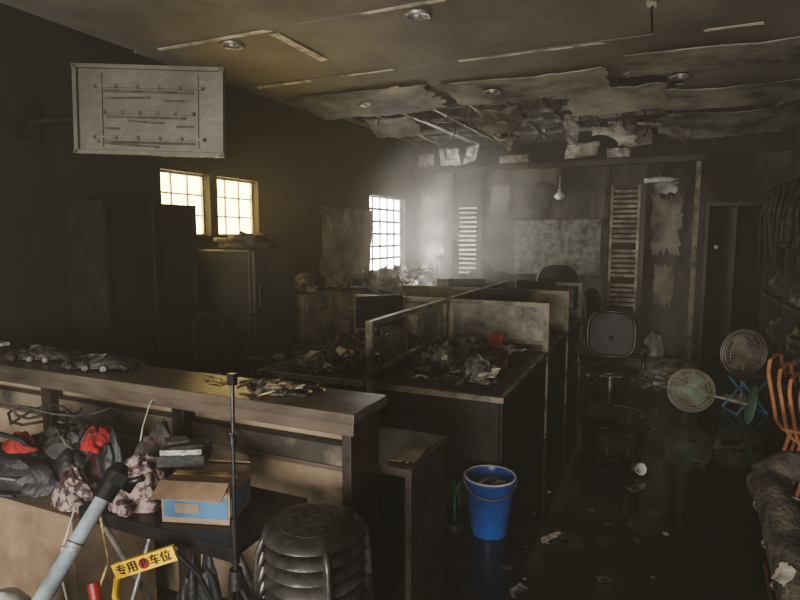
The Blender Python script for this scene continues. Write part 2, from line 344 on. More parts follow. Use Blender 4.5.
# ---------------------------------------------------------------- downlights
for (x,y) in [(-1.47,3.57),(-2.93,3.55),(.02,3.57),(-2.8,5.5),(-1.5,5.5),(.10,5.64)]:
    b=B(); z=ZC-.004
    if y>5: z=ZC-.05
    b.lathe([(.055,0),(.062,-.012),(.085,-.016),(.09,-.008),(.09,.0)],(x,y,z),M['steel']); b.lathe([(.001,.006),(.03,.002),(.055,0)],(x,y,z),M['lamp']); b.ball((x,y,z-.004),(.022,.022,.012),M['lamp'])
    b.lathe([(.06,0),(.055,.09),(.001,.09)],(x,y,z),M['black'])
    b.fin('ceiling_downlight')
b=B(); b.ring((-1.75,6.9,2.93),.11,.02,M['steel'],axis=(.3,-.9,.3)); b.ball((-1.75,6.9,2.93),(.07,.05,.07),M['black']); b.tube([(-1.75,6.95,3.02),(-1.7,7.0,3.2)],.006,M['black'],5); b.fin('dangling_downlight')
b=B(); b.lathe([(.001,.10),(.03,.10),(.04,.05),(.085,0),(.08,-.02),(.05,-.05),(.001,-.06)],(-1.35,8.75,2.28),M['white'],20); b.tube([(-1.35,8.75,2.38),(-1.35,8.75,2.55),(-1.35,8.84,2.62)],.012,M['steel']); b.fin('dome_camera')
b=B(); b.lump((-.02,8.72,2.42),(.2,.12,.06),M['white'],seed=4,sub=3); b.tube([(-.02,8.74,2.45),(-.02,8.83,2.55)],.012,M['white']); b.fin('melted_wall_lamp')
# ---------------------------------------------------------------- wall-mounted TV on arm
b=B(); W,H=.82,.47
b.box((0,0,0),(W,.03,H),M['tv']); 
for z in (H/2,-H/2): b.box((0,-.015,z),(W+.03,.045,.022),M['tv'])
for x in (W/2,-W/2): b.box((x,-.015,0),(.022,.045,H+.02),M['tv'])
for z,w in ((.13,.60),(-.01,.50),(-.15,.62)):
    b.box((0,-.022,z),(w,.012,.014),M['tv']); b.box((-.02,-.018,z-.025),(w*.9,.006,.014),M['tvr'])
    for i in range(6): b.cyl((-w/2+w*i/5,-.014,z),(-w/2+w*i/5,-.032,z),.011,.008,M['tvr'],10)
for x in (-.27,.27): b.box((x,-.02,0),(.014,.01,.40),M['tv'])
for i,(x,z,w) in enumerate([(-.12,.07,.25),(.14,.06,.12),(-.02,-.06,.2),(.2,-.08,.1),(-.22,-.10,.1),(-.1,-.19,.3)]): b.box((x,-.017,z),(w,.005,.010),M['tvr'],rot=(0,.04*(i%3-1),0))
b.box((.05,.05,-.05),(.5,.07,.28),M['black'])
b.tube([(0,.08,0),(-.35,.28,.02),(-.96,.43,0)],.022,M['black']); b.box((-.983,.437,0),(.03,.16,.24),M['black'],rot=(0,0,rad(-24)))
b.fin('burnt_television',T(-2.67,2.52,2.40,rad(24),0,rad(1.6)))
# ---------------------------------------------------------------- reception counter
b=B()
b.bx(-3.70,-.985,1.80,2.09,1.015,1.055,M['wood']); b.bx(-3.70,-.995,1.812,1.83,.965,1.014,M['wood'])
b.bx(-3.70,-1.06,1.93,1.96,.02,1.014,M['cream'])
b.bx(-3.70,-1.06,1.900,1.929,.78,.80,M['wood']); b.bx(-3.70,-1.06,1.90,1.929,.885,.90,M['dwood']); b.bx(-3.70,-1.06,1.905,1.929,.80,.885,M['tanb'])
b.bx(-1.06,-1.02,1.84,2.08,.003,1.014,M['dwood'])
for x in (-1.88,-2.75): b.bx(x-.05,x+.02,1.86,1.93,.10,1.012,M['dwood'])
b.bx(-3.70,-.88,2.092,2.55,.715,.75,M['dwood']); b.bx(-.915,-.885,2.10,2.54,.003,.714,M['dwood'])
b.fin('reception_counter',bevel=.004)
b=B(); b.sheet((-1.03,2.12,.752),(.14,0,0),(0,.4,0),6,12,M['tanb'],rag=.5,amp=.004,seed=2,th=.003); b.fin('scorched_paper_sheet')
def burnt_heap(name,c,d,m,seed,extra=None,xn=8,sz=1,mm=None):
    b=B(); b.lump((0,0,0),d,m,amp=.45,freq=2.6,seed=seed)
    r=random.Random(seed)
    for i in range(xn):
        a=r.uniform(0,6.28); k=r.uniform(.2,.75)
        b.sheet((d[0]*k*math.cos(a)-.03,d[1]*k*math.sin(a)-.02,d[2]*(1.05-k*.4)),(r.uniform(.05,.11)*sz,r.uniform(-.03,.03)*sz,r.uniform(-.02,.02)*sz),(r.uniform(-.02,.02)*sz,r.uniform(.03,.07)*sz,r.uniform(-.02,.03)*sz),5,4,(mm if (mm and i%3==0) else (extra or m)),rag=.7,amp=.02,seed=seed+i,th=.002)
    return b.fin(name,Matrix.Translation(c))
def mitt(name,x,y,seed,rz):
    b=B(); r=random.Random(seed)
    for j in range(3):
        ox=-.10+.10*j; oy=r.uniform(-.02,.02); m1=M['cloth2'] if j%2 else M['dash']
        b.drape((ox,oy,.004+.006*j),(.085,.07,.045),m1,seed=seed+j,n=20,folds=5)
        for f in range(4):
            yy=oy-.05+.034*f; b.tube([(ox+.04,yy,.024),(ox+.085,yy+r.uniform(-.01,.01),.034),(ox+.13,yy+r.uniform(-.02,.02),.014)],.013,m1,7)
        b.tube([(ox,oy-.05,.02),(ox+.03,oy-.09,.018)],.015,M['ash'],7)
    b.sheet((-.06,-.05,.055),(.12,.02,0),(0,.06,.01),8,6,M['ash'],rag=.4,amp=.02,seed=seed,th=.003)
    b.fin(name,T(x,y,1.058,rz))
mitt('burnt_work_gloves',-2.50,1.95,3,.1)
mitt('burnt_work_gloves',-2.95,1.96,9,.2)
b=B(); b.box((-3.42,1.95,1.075),(.26,.17,.035),M['dwood']); b.box((-3.40,1.95,1.103),(.22,.15,.018),M['paper'],rot=(0,0,.1)); b.fin('scorched_book_stack')
b=B()
r=random.Random(5)
b.lump((-1.42,1.955,1.057),(.13,.07,.022),M['ash'],seed=5,amp=.5)
for i in range(30):
    x=-1.42+r.uniform(-.15,.15); y=1.955+r.uniform(-.08,.08); z=1.062+r.uniform(0,.022); a=r.uniform(0,3.1); l=r.uniform(.05,.13)
    b.tube([(x-l/2*math.cos(a),y-l/2*math.sin(a),z),(x,y,z+.01),(x+l/2*math.cos(a),y+l/2*math.sin(a),z)],.005,M['ochre'] if i%3==0 else M['black'],5)
for i in range(7):
    b.sheet((-1.56+i*.035,1.90+r.uniform(-.02,.05),1.078+r.uniform(0,.012)),(.07,.02,.004),(-.01,.05,.006),5,4,M['ochre'] if i%2 else M['paper'],rag=.6,amp=.01,seed=i,th=.002)
b.fin('burnt_paper_heap')
b=B(); b.tube([(-1.86,2.0,1.066),(-1.74,1.965,1.066)],.008,M['ochre'],6); b.sheet((-1.80,1.93,1.058),(.1,0,0),(0,.05,0),6,4,M['ochre'],rag=.7,amp=.004,th=.003); b.fin('scorched_wood_scrap')
# ---------------------------------------------------------------- small table & boxes, camera side
b=B(); b.box((-1.56,1.60,.69),(.74,.40,.022),M['plasblk'])
b.box((-1.56,1.40,.675),(.74,.012,.05),M['plasblk'])
for sx in (-1,1):
    b.tube([(-1.56+sx*.33,1.43,.68),(-1.56+sx*.33,1.74,.01)],.012,M['steel']); b.tube([(-1.56+sx*.31,1.76,.68),(-1.56+sx*.31,1.45,.01)],.012,M['steel'])
b.tube([(-1.89,1.74,.02),(-1.23,1.74,.02)],.012,M['steel']); b.tube([(-1.87,1.45,.02),(-1.25,1.45,.02)],.012,M['steel'])
b.fin('folding_table',bevel=.003)
b=B(); b.bx(-3.0,-1.98,1.40,1.78,.003,.64,M['card']); b.bx(-3.02,-1.96,1.38,1.79,.64,.66,M['cream']); b.bx(-2.52,-2.47,1.396,1.40,.003,.64,M['tanb'])
b.fin('storage_cabinet',bevel=.004)
def carton(name,c,d,rz):
    b=B(); b.box((0,0,d[2]/2),d,M['card']); b.box((0,-d[1]/2-.001,d[2]*.42),(d[0]*.94,.003,d[2]*.55),M['bluelab']); b.box((d[0]/2+.001,0,d[2]*.42),(.003,d[1]*.9,d[2]*.5),M['bluelab'])
    b.box((-.03,-d[1]/2-.003,d[2]*.4),(d[0]*.35,.002,d[2]*.25),M['tanb'])
    b.box((0,0,d[2]+.002),(d[0]*.98,.03,.003),M['ochre'])
    for s in (-1,1): b.box((0,s*(d[1]/2+.035),d[2]-.006),(d[0],.075,.004),M['card'],rot=(s*-.5,0,0))
    return b.fin(name,T(*c,rz))
carton('cardboard_box',(-1.46,1.56,.703),(.25,.19,.14),.30)
b=B(); b.box((0,0,.02),(.17,.13,.04),M['plasblk']); b.box((0,0,.05),(.15,.11,.02),M['steel']); b.box((.01,-.005,.065),(.12,.08,.012),M['dwood'],rot=(0,0,.2)); b.box((-.03,.0,.078),(.08,.05,.012),M['steel'],rot=(.1,.1,.5)); b.fin('scorched_electronics_stack',T(-1.60,1.60,.858,.5))
def garment(name,c,d,m,seed,m2=None,extra=2):
    b=B(); b.drape((0,0,0),(d[0],d[1],d[2]),m,seed=seed,n=40,folds=6,amp=.34)
    r=random.Random(seed)
    for i in range(extra):
        ox=r.uniform(-.4,.4)*d[0]; oy=r.uniform(-.35,.35)*d[1]
        b.drape((ox,oy,d[2]*.50),(d[0]*r.uniform(.4,.55),d[1]*r.uniform(.45,.6),d[2]*r.uniform(.5,.7)),m2 or m,seed=seed*3+i,n=26,folds=5,amp=.45)
    a=r.uniform(-2.6,-.6); P=[]
    for t in range(7):
        k=.3+.17*t; P.append((d[0]*k*math.cos(a+.15*t),d[1]*k*math.sin(a+.15*t),d[2]*max(.16,.75-.13*t)))
    b.tube(P,.02,m,12,rs=[d[2]*.20]*5+[d[2]*.17,d[2]*.14],wob=.35,seed=seed)
    return b.fin(name,T(*c),sharp=80)
garment('black_jacket',(-2.32,1.61,.663),(.25,.14,.20),M['bag'],2,M['cloth2'],3)
garment('red_cloth_bundle',(-2.06,1.61,.84),(.085,.07,.08),M['red'],4,extra=1)
garment('red_cloth_bundle',(-2.37,1.47,.83),(.08,.05,.06),M['red'],5,extra=1)
garment('patterned_blouse',(-1.75,1.53,.703),(.13,.11,.15),M['cloth'],6,M['cloth'])
garment('grey_towel',(-1.82,1.68,.703),(.12,.08,.21),M['cloth2'],9,M['maroon'])
garment('patterned_blouse',(-2.04,1.47,.663),(.11,.07,.12),M['cloth'],12,M['maroon'])
garment('brown_work_shirt',(-2.03,1.63,.663),(.13,.11,.19),M['maroon'],15,M['bag'])
b=B(); b.lump((0,0,0),(.24,.10,.13),M['bag'],amp=.18,freq=1.6,seed=21)
b.tube([(-.14,0,.15),(-.10,-.03,.22),(0,-.04,.24),(.10,-.03,.22),(.14,0,.15)],.010,M['bag']); b.box((0,-.105,.09),(.3,.012,.008),M['steel']); b.tube([(-.2,-.1,.12),(-.05,-.13,.02),(.15,-.12,.03)],.007,M['bag'])
b.fin('black_handbag',T(-2.42,1.46,.663,.15))
b=B()
for k in range(5):
    P=[(-2.3+.25*math.sin(k+t*.35)*(.4+t*.07),1.6+.1*math.cos(k*2+t*.5),.88+.03*math.sin(t+k)+.02*k) for t in range(10)]
    b.tube(P,.006,M['black'] if k%2 else M['cloth2'],5)
b.fin('tangled_cable')
b=B(); b.tube([(-2.02,1.93,1.04),(-1.98,1.79,.98),(-1.95,1.72,.90),(-1.9,1.66,.86)],.003,M['white'],5); b.tube([(-1.93,1.38,.70),(-1.97,1.33,.5),(-1.9,1.32,.3),(-1.92,1.30,.02)],.004,M['white'],5); b.tube([(-1.80,1.38,.72),(-1.74,1.36,.55),(-1.82,1.34,.35),(-1.75,1.30,.02)],.005,M['ochre'],5); b.fin('white_power_cord')
b=B(); p0=Vector((-1.56,.36,.032)); d=Vector((.10,.92,1.05)).normalized()
b.cyl(p0,p0+d*.80,.028,.028,M['tube'],20); b.cyl(p0+d*.80,p0+d*.83,.032,.032,M['tube'],20); b.cyl(p0+d*.83,p0+d*1.20,.025,.021,M['tube'],20); b.cyl(p0+d*1.04,p0+d*1.06,.027,.027,M['steel'],20)
b.cyl(p0+d*1.19,p0+d*1.27,.030,.034,M['plasblk'],16); b.cyl(p0+d*1.27,p0+d*1.30,.034,.018,M['plasblk'],16)
q=p0+d*1.25; b.box(q+Vector((.03,0,.0)),(.07,.035,.05),M['plasblk'],rot=(.8,.2,0)); b.tube([q+Vector((.05,0,0)),q+Vector((.10,.02,.015))],.010,M['plasblk'])
b.fin('telescopic_pole')
b=B(); sx,sy=-1.17,1.36
b.tube([(sx,sy,.35),(sx,sy,.8)],.009,M['plasblk']); b.tube([(sx,sy,.8),(sx+.01,sy,1.26)],.006,M['plasblk']); b.cyl((sx,sy,.78),(sx,sy,.83),.014,.014,M['plasblk']); b.cyl((sx+.005,sy,1.06),(sx+.005,sy,1.10),.012,.012,M['plasblk'])
b.box((sx+.01,sy,1.27),(.026,.018,.035),M['plasblk']); b.cyl((sx,sy,.60),(sx,sy,.66),.026,.02,M['plasblk'])
for k in range(3):
    a=k*2.094+2.6; b.tube([(sx,sy,.63),(sx+.27*math.cos(a),sy+.27*math.sin(a),.012)],.009,M['plasblk']); b.tube([(sx,sy,.36),(sx+.14*math.cos(a),sy+.14*math.sin(a),.33)],.006,M['plasblk'])
b.fin('light_stand')
# stacked stools
b=B(); NS=7
for k in range(NS):
    z=.45+k*.05
    b.lathe([(.001,.012),(.12,.010),(.150,.004),(.165,-.008),(.170,-.020),(.160,-.024),(.150,-.012),(.1,-.006)],(0,0,z),M['stool'],40)
    if k==NS-1:
        b.ring((0,0,z+.008),.11,.004,M['stool']); b.ring((0,0,z+.01),.035,.003,M['stool'])
        for i in range(8): a=i*math.pi/4; b.ball((.065*math.cos(a),.065*math.sin(a),z+.013),(.012,.012,.004),M['black'],1)
    for i in range(4):
        a=i*math.pi/2+.5; zz=k*.05
        c,s_=math.cos(a),math.sin(a)
        b.tube([(.12*c,.12*s_,z-.012),(.165*c,.165*s_,z-.02),(.185*c,.185*s_,z-.07),(.195*c,.195*s_,z-.2),(.205*c,.205*s_,zz+.012)],.011,M['stool'],8)
    b.ring((0,0,z-.22),.19,.006,M['stool'])
b.fin('stacked_stools',T(-1.01,1.56,0,.3))
# yellow parking sign bar
b=B(); b.box((0,0,0),(.22,.014,.05),M['yellow']); b.tube([(-.11,0,-.02),(-.15,.01,-.08),(-.17,.02,-.25)],.010,M['yellow']); b.tube([(.11,0,0),(.14,.02,-.10),(.15,.06,-.56)],.009,M['plasblk']); b.cyl((.0,-.0071,0),(.0,-.010,0),.018,.018,M['redp'],20)
SX=T(-1.47,1.28,.655,rad(20),0,rad(-20))
sign=b.fin('parking_barrier_sign',SX)
cu=bpy.data.curves.new('lettering','FONT'); cu.body='专用 P 车位'; cu.size=.039; cu.extrude=.0012; cu.align_x='CENTER'; cu.align_y='CENTER'
to=bpy.data.objects.new('lettering',cu); bpy.context.scene.collection.objects.link(to); cu.materials.append(M['black'])
xf=SX@T(0,-.0118,0)@Euler((rad(90),0,0)).to_matrix().to_4x4()
to.parent=sign; to.matrix_parent_inverse=Matrix.Translation(-sign.location); to.matrix_basis=xf
b=B(); b.tube([(-1.52,1.14,.60),(-1.47,1.10,.48),(-1.40,1.07,.02)],.013,M['redp']); b.cyl((-1.52,1.14,.58),(-1.545,1.15,.64),.018,.018,M['redp']); b.fin('red_barrier_rod')
b=B(); b.lump((-1.95,1.12,.003),(.13,.12,.36),M['plasblk'],amp=.15,seed=31); b.lathe([(.001,.10),(.05,.085),(.08,.04),(.09,0),(.10,-.005)],(-1.95,1.12,.42),M['white'],24); b.fin('helmet_on_bag')
garment('black_backpack',(-1.55,1.60,.003),(.17,.09,.40),M['bag'],41)
# ---------------------------------------------------------------- cubicles
def partition(name,p,q,top=1.15,upper='pane',lower='dwood',posts=True,seed=0):
    b=B(); p=Vector((*p,0));q=Vector((*q,0)); d=q-p; L=d.length; 
    def bb(u0,u1,z0,z1,t,m): b.box(((u0+u1)/2,0,(z0+z1)/2),(u1-u0,t,z1-z0),M[m])
    bb(0,.045,.003,top,.05,'frame'); bb(L-.045,L,.003,top,.05,'frame')
    bb(.045,L-.045,top-.035,top,.05,'frame'); bb(.045,L-.045,.80,.83,.045,'frame'); bb(.045,L-.045,.05,.08,.045,'frame')
    bb(.045,L-.045,.08,.80,.03,lower)
    n=max(1,round(L/1.0))
    for i in range(1,n): bb(L*i/n-.02,L*i/n+.02,.08,top-.035,.046,'frame')
    if upper=='pane': bb(.045,L-.045,.83,top-.035,.012,'pane')
    elif upper=='rag':
        k=2
        for i in range(k):
            w=(L-.09)/k; b.sheet((.045+i*w,0,.80),(w*.98,0,0),(0,0,(top-.81)*(1 if i else .8)),14,8,M['pane'],rag=.75,amp=.02,seed=seed+i*3,th=.006)
    a=math.atan2(d.y,d.x); return b.fin(name,T(p.x,p.y,0,a))
sx=-1.70
partition('cubicle_partition',(sx,3.32),(sx,4.80),upper='rag',seed=4)
partition('cubicle_partition',(sx,4.87),(sx,5.95),upper='pane')
partition('cubicle_partition',(sx,6.02),(sx,7.05),upper='rag',seed=8)
for y in (4.835,5.985,7.085):
    partition('cubicle_partition',(sx+.03,y),(-.80,y),upper='pane' if y<7 else 'rag',seed=int(y))
    partition('cubicle_partition',(-2.62,y),(sx-.03,y),upper='rag' if y<5 else 'pane',seed=int(y)+2)
def desk(x0,x1,y0,y1,side,front=False):
    b=B(); b.bx(x0,x1,y0,y1,.715,.745,M['dwood'])
    b.bx(x0,x1,y0,y0+.03,.712,.747,M['frame']); 
    ex=x1-.03 if side>0 else x0
    b.bx(ex,ex+.03,y0+.03,y1,.712,.747,M['frame'])
    b.bx(ex,ex+.018,y0+.03,y1-.01,.003,.711,M['black'])
    b.bx(x0+.01,x1-.03,y0+.01,y0+.028,.003 if front else .35,.711,M['black'])
    b.bx(x0+.02,x0+.42,y1-.5,y1-.05,.06,.70,M['black'])
    return b.fin('office_desk',bevel=.003)
bays=[(3.30,4.80,True),(4.87,5.95,False),(6.02,7.05,False)]
for i,(y0,y1,f) in enumerate(bays):
    desk(-1.665,-.80,y0,y1,1,f); desk(-2.60,-1.735,y0,y1,-1,f)
    for side,(cx) in enumerate((-1.23,-2.17)):
        b=B(); r=random.Random(i*7+side)
        for k in range(11):
            b.lump((cx+r.uniform(-.27,.24),(y0+y1)/2+r.uniform(-.48,.36)*(y1-y0)*.85,.749),(r.uniform(.06,.14),r.uniform(.07,.15),r.uniform(.03,.11)),M['ash'] if k%2 else M['char'],seed=k+i*5+side,sub=3,amp=.55)
        for k in range(60):
            x=cx+r.uniform(-.36,.22); y=r.uniform(y0+.05,y1-.3); z=.751+r.uniform(0,.07)
            b.sheet((x,y,z),(r.uniform(.05,.2),r.uniform(-.08,.08),r.uniform(-.02,.04)),(r.uniform(-.05,.05),r.uniform(.05,.18),r.uniform(-.02,.04)),6,6,M['paper'] if k%4==0 else (M['ash'] if k%4==1 else M['dash']),rag=.6,amp=.03,seed=k+i*9,th=.002)
        for k in range(16):
            x=cx+r.uniform(-.33,.2); y=r.uniform(y0+.15,y1-.35)
            b.tube([(x,y,.76),(x+r.uniform(-.1,.1),y+.1,.80+r.uniform(0,.12)),(x+r.uniform(-.1,.1),y+.22,.76)],.008,M['black'],5)
        b.fin('burnt_desk_debris')
b=B(); b.sheet((-1.22,4.45,.80),(.12,.03,.03),(-.02,.10,.10),6,6,M['redp'],rag=.3,amp=.02,th=.003); b.box((-1.17,4.5,.79),(.10,.12,.08),M['redp'],rot=(.1,.1,.4)); b.fin('red_folder')
for (x,y,rz) in ((-1.35,5.6,.4),(-1.3,6.75,-.3),(-2.2,4.5,.9),(-2.1,6.7,.2)):
    b=B(); b.box((0,0,.30),(.44,.03,.27),M['black']); b.box((0,-.018,.30),(.40,.004,.23),M['plasblk']); b.tube([(0,.02,.03),(0,.04,.25)],.018,M['black']); b.lathe([(.001,.02),(.09,.016),(.10,.0)],(0,.02,0),M['black'],20)
    b.fin('burnt_monitor',T(x,y,.752,rz))
# ---------------------------------------------------------------- office chairs
def chair(name,x,y,rz,z=0,tilt=0,back=.55,sc=1.0,base=.52):
    b=B(); m=M['chairblk']
    for k in range(5):
        a=k*2*math.pi/5; c,s_=math.cos(a),math.sin(a)
        b.tube([(0,0,.10),(.16*c,.16*s_,.095),(.29*c,.29*s_,.07)],.02,m,8,rs=[.028,.022,.016]); b.cyl((.29*c-.02*s_,.29*s_+.02*c,.03),(.29*c+.02*s_,.29*s_-.02*c,.03),.028,.028,M['black'],14)
    b.cyl((0,0,.08),(0,0,.40),.025,.022,M['steel'],14); b.cyl((0,0,.08),(0,0,.22),.036,.032,m,14)
    b.box((0,0,.41),(.2,.2,.04),m)
    b.lump((0,0,.43),(.24,.23,.055),m,amp=.06,freq=1,seed=3,sub=3)
    b.tube([(0,.18,.42),(0,.28,.46),(0,.30,.62),(0,.27,.72)],.022,m)
    P=[]
    for t in range(24):
        a=2*math.pi*t/24; ca,sa=math.cos(a),math.sin(a)
        xx=.22*math.copysign(abs(ca)**.6,ca); zz=base+back/2+.5*back*math.copysign(abs(sa)**.6,sa); P.append((xx,.25+.05*((zz-.5)/back)+.05*(1-abs(xx)/.22)-.04,zz))
    b.tube(P,.020,m,8,closed=True)
    cen=Vector((0,.28,base+back/2)); 
    for off in (0,.018):
        vc=b.bm.verts.new(cen+Vector((0,off,0))); vv=[b.bm.verts.new(Vector(p)+Vector((0,off,0))) for p in P]
        for i in range(24):
            f=(vc,vv[i],vv[(i+1)%24]); b.F(f if off else f[::-1])
    b.tag(M['bag'],True)
    for i in range(6):
        zz=base+back*(i+.8)/7; b.tube([(-.20,.235+.05*((zz-.5)/back),zz),(0,.27+.05*((zz-.5)/back),zz),(.20,.235+.05*((zz-.5)/back),zz)],.010,m,5)
    for s_ in (-1,1):
        b.tube([(s_*.20,.05,.42),(s_*.29,.05,.46),(s_*.30,.05,.64)],.018,m); b.tube([(s_*.30,-.12,.655),(s_*.30,0,.665),(s_*.30,.15,.655)],.028,m)
    return b.fin(name,T(x,y,z,rz,tilt)@Matrix.Scale(sc,4))
chair('office_chair',-.37,5.72,rad(5),back=.44)
chair('office_chair',-.42,6.75,rad(75),sc=1.0,back=.58)
chair('office_chair',-1.25,7.70,rad(200),sc=1.12,back=.66)
chair('office_chair',-3.0,3.6,rad(100))
# ---------------------------------------------------------------- left side furniture
b=B(); b.bx(-3.74,-3.40,2.75,3.60,.003,1.94,M['black']); 
for z in (.4,.8,1.2,1.6): b.bx(-3.40,-3.385,2.78,3.57,z,z+.03,M['black']); 
for y in (2.75,3.17,3.57): b.bx(-3.40,-3.38,y,y+.03,.01,1.94,M['black'])
b.fin('burnt_bookcase')
b=B(); b.bx(-3.72,-3.15,3.95,4.55,.02,1.58,M['fridge']); b.bx(-3.148,-3.10,3.955,4.545,.03,1.02,M['fridge']); b.bx(-3.148,-3.10,3.955,4.545,1.04,1.57,M['fridge']); b.box((-3.085,4.0,.85),(.02,.02,.25),M['dwood']); b.box((-3.085,4.0,1.2),(.02,.02,.2),M['dwood']); 
b.fin('refrigerator',bevel=.01)
burnt_heap('charred_box_pile',(-3.42,4.25,1.582),(.20,.22,.10),M['char'],14,M['dash'],16,1.3)
b=B(); b.bx(-3.72,-3.12,4.72,5.25,.003,1.12,M['tanb']); 
for z in (.05,.40,.75): b.bx(-3.118,-3.10,4.74,5.23,z,z+.33,M['tanb']); b.box((-3.09,4.98,z+.26),(.016,.12,.02),M['steel'])
b.fin('filing_cabinet',bevel=.006)
burnt_heap('burnt_file_heap',(-3.42,4.98,1.122),(.22,.20,.13),M['ash'],44,M['paper'],18,1.3,M['dash'])
b=B(); b.bx(-3.70,-2.98,5.35,6.15,.003,.78,M['tanb']); b.bx(-3.72,-2.96,5.33,6.17,.78,.81,M['frame']); b.fin('side_cabinet',bevel=.005)
b=B(); b.box((0,0,.14),(.5,.46,.28),M['tanb']); b.box((0,0,.30),(.46,.42,.05),M['plasblk'],rot=(.05,.06,0)); b.box((0,-.24,.10),(.34,.1,.02),M['frame']); b.box((.15,-.235,.22),(.12,.012,.05),M['plasblk']); b.lump((-.05,.02,.32),(.18,.16,.08),M['ash'],seed=4); b.fin('burnt_printer',T(-3.30,5.75,.812,rad(80)))
b=B(); b.bx(-3.70,-3.0,6.45,8.6,.70,.73,M['dwood']); b.bx(-3.70,-3.66,6.47,8.58,.003,.70,M['dwood'])
for y in (6.5,7.5,8.55): b.bx(-3.65,-3.02,y,y+.03,.003,.70,M['dwood'])
b.fin('wall_desk')
b=B(); r=random.Random(12)
for k in range(9): b.lump((-3.35+r.uniform(-.16,.14),6.65+k*.21,.733),(r.uniform(.12,.19),r.uniform(.12,.2),r.uniform(.16,.38)),M['paleash'] if k%2 else M['ash'],seed=k+60,amp=.5,sub=3)
for k in range(40):
    b.sheet((-3.45+r.uniform(-.1,.25),6.6+r.uniform(0,1.7),.92+r.uniform(0,.32)),(r.uniform(.08,.22),.04,r.uniform(-.08,.08)),(-.03,r.uniform(.08,.2),r.uniform(-.08,.08)),6,6,M['paleash'] if k%3 else M['dash'],rag=.7,amp=.04,seed=k,th=.004)
b.fin('ash_debris_pile')
burnt_heap('burnt_debris_mound',(-2.25,8.0,.003),(.50,.40,.85),M['char'],27,M['ash'],46,3,M['plaster'])
burnt_heap('burnt_rubble_pile',(-.62,8.5,.003),(.26,.26,.42),M['char'],29,M['ash'],30,2.5,M['plaster'])
b=B(); b.drape((0,0,0),(.15,.12,.40),M['white'],seed=3,n=30,folds=4,amp=.2); b.fin('white_sack',T(-.02,8.62,.003),sharp=80)
# ---------------------------------------------------------------- right side
b=B()
X0=1.06
for y in (5.05,6.3,7.55): b.bx(X0,1.49,y,y+.04,.003,2.25,M['black'])
for z in (.05,.55,1.05,1.6,2.2): b.bx(X0,1.49,5.09,7.55,z,z+.035,M['char'])
b.fin('burnt_shelf_unit')
b=B(); r=random.Random(2)
for z in (.59,1.09,1.64):
    for k in range(9):
        y=5.25+k*.26
        if k%3==0: b.box((1.25,y,z+.11),(.24,.18,.2),M['char'],rot=(0,0,r.uniform(-.3,.3)))
        else: b.lump((1.25,y,z),(.13,.11,r.uniform(.08,.22)),M['char'] if k%2 else M['ash'],seed=k,amp=.5,sub=3)
b.fin('charred_shelf_contents')
b=B()
for k in range(9):
    y=5.2+k*.26; b.tube([(1.04+.03*math.sin(k),y,2.24-.02*k%.1),(.98,y+.03,1.9),(1.0+.04*math.cos(k),y+.02,1.5-.1*(k%3))],.012 if k%2 else .02,M['char'],6,wob=.6)
b.fin('charred_hanging_strips')
b=B(); r=random.Random(8)
for k in range(12):
    b.lump((1.20+r.uniform(-.08,.08),4.55+r.uniform(-.2,.2),.003+.12*k),(r.uniform(.14,.22),r.uniform(.14,.22),.10),M['char'] if k%2 else M['dash'],seed=k+4,amp=.5,sub=3)
b.fin('charred_goods_stack')
def fan(name,xf,blade='wire',stem=.55,Rr=.22,base=True):
    b=B(); zc=stem+.12
    if base: b.lathe([(.001,.035),(.05,.035),(.15,.02),(.18,.008),(.18,0)],(0,0,0),M[blade],28)
    b.cyl((0,0,.02),(0,0,stem),.014,.012,M['wire'],12); b.cyl((0,0,stem*.5),(0,0,stem*.56),.022,.022,M[blade],12)
    b.box((0,.04,stem+.02),(.05,.06,.06),M[blade]); b.cyl((0,.14,zc),(0,.03,zc),.045,.06,M[blade],20)
    for y,rr in ((.06,Rr*.75),(.045,Rr*.93),(.02,Rr),(-.01,Rr),(-.035,Rr*.93),(-.05,Rr*.75)): b.ring((0,y,zc),rr,.0045,M['wire'],axis=(0,1,0),seg=40,ts=5)
    for rr in (.35,.5,.62,.85): b.ring((0,-.052+.01*(rr>.8),zc),Rr*rr,.002,M['wire'],axis=(0,1,0),seg=36,ts=4)
    for k in range(36):
        a=k*math.pi/18; c,s_=math.cos(a),math.sin(a)
        b.tube([(.04*c,-.058,zc+.04*s_),(Rr*.75*c,-.05,zc+Rr*.75*s_),(Rr*c,-.01,zc+Rr*s_)],.0026,M['wire'],4); b.tube([(.05*c,.07,zc+.05*s_),(Rr*.75*c,.06,zc+Rr*.75*s_),(Rr*c,.02,zc+Rr*s_)],.0026,M['wire'],4)
    b.cyl((0,-.055,zc),(0,-.066,zc),.045,.04,M[blade],20); b.cyl((0,-.03,zc),(0,.03,zc),.03,.03,M[blade],16)
    for k in range(3):
        a=k*2.094
        V=[]
        for (u,w,o) in ((.03,-.02,-.01),(.10,-.075,-.02),(Rr*.8,-.06,-.02),(Rr*.85,.03,.015),(.10,.055,.02),(.03,.02,.01)):
            V.append(b.bm.verts.new((u*math.cos(a)-w*math.sin(a),o,zc+u*math.sin(a)+w*math.cos(a))))
        b.F(V); b.tag(M['fgreen' if blade=='fgreen' else 'wire'],False)
    return b.fin(name,xf)
fan('electric_fan',T(.85,6.84,.0,rad(28)),'wire',.38,.24)
fan('electric_fan',T(.82,5.92,.19,rad(14),rad(-12),rad(-80)),'fgreen',.38,.20)
b=B()
for s_ in (-1,1):
    b.tube([(-.15,s_*.13,.012),(.12,s_*.13,.34)],.012,M['cyan']); b.tube([(.15,s_*.11,.012),(-.12,s_*.11,.34)],.012,M['cyan'])
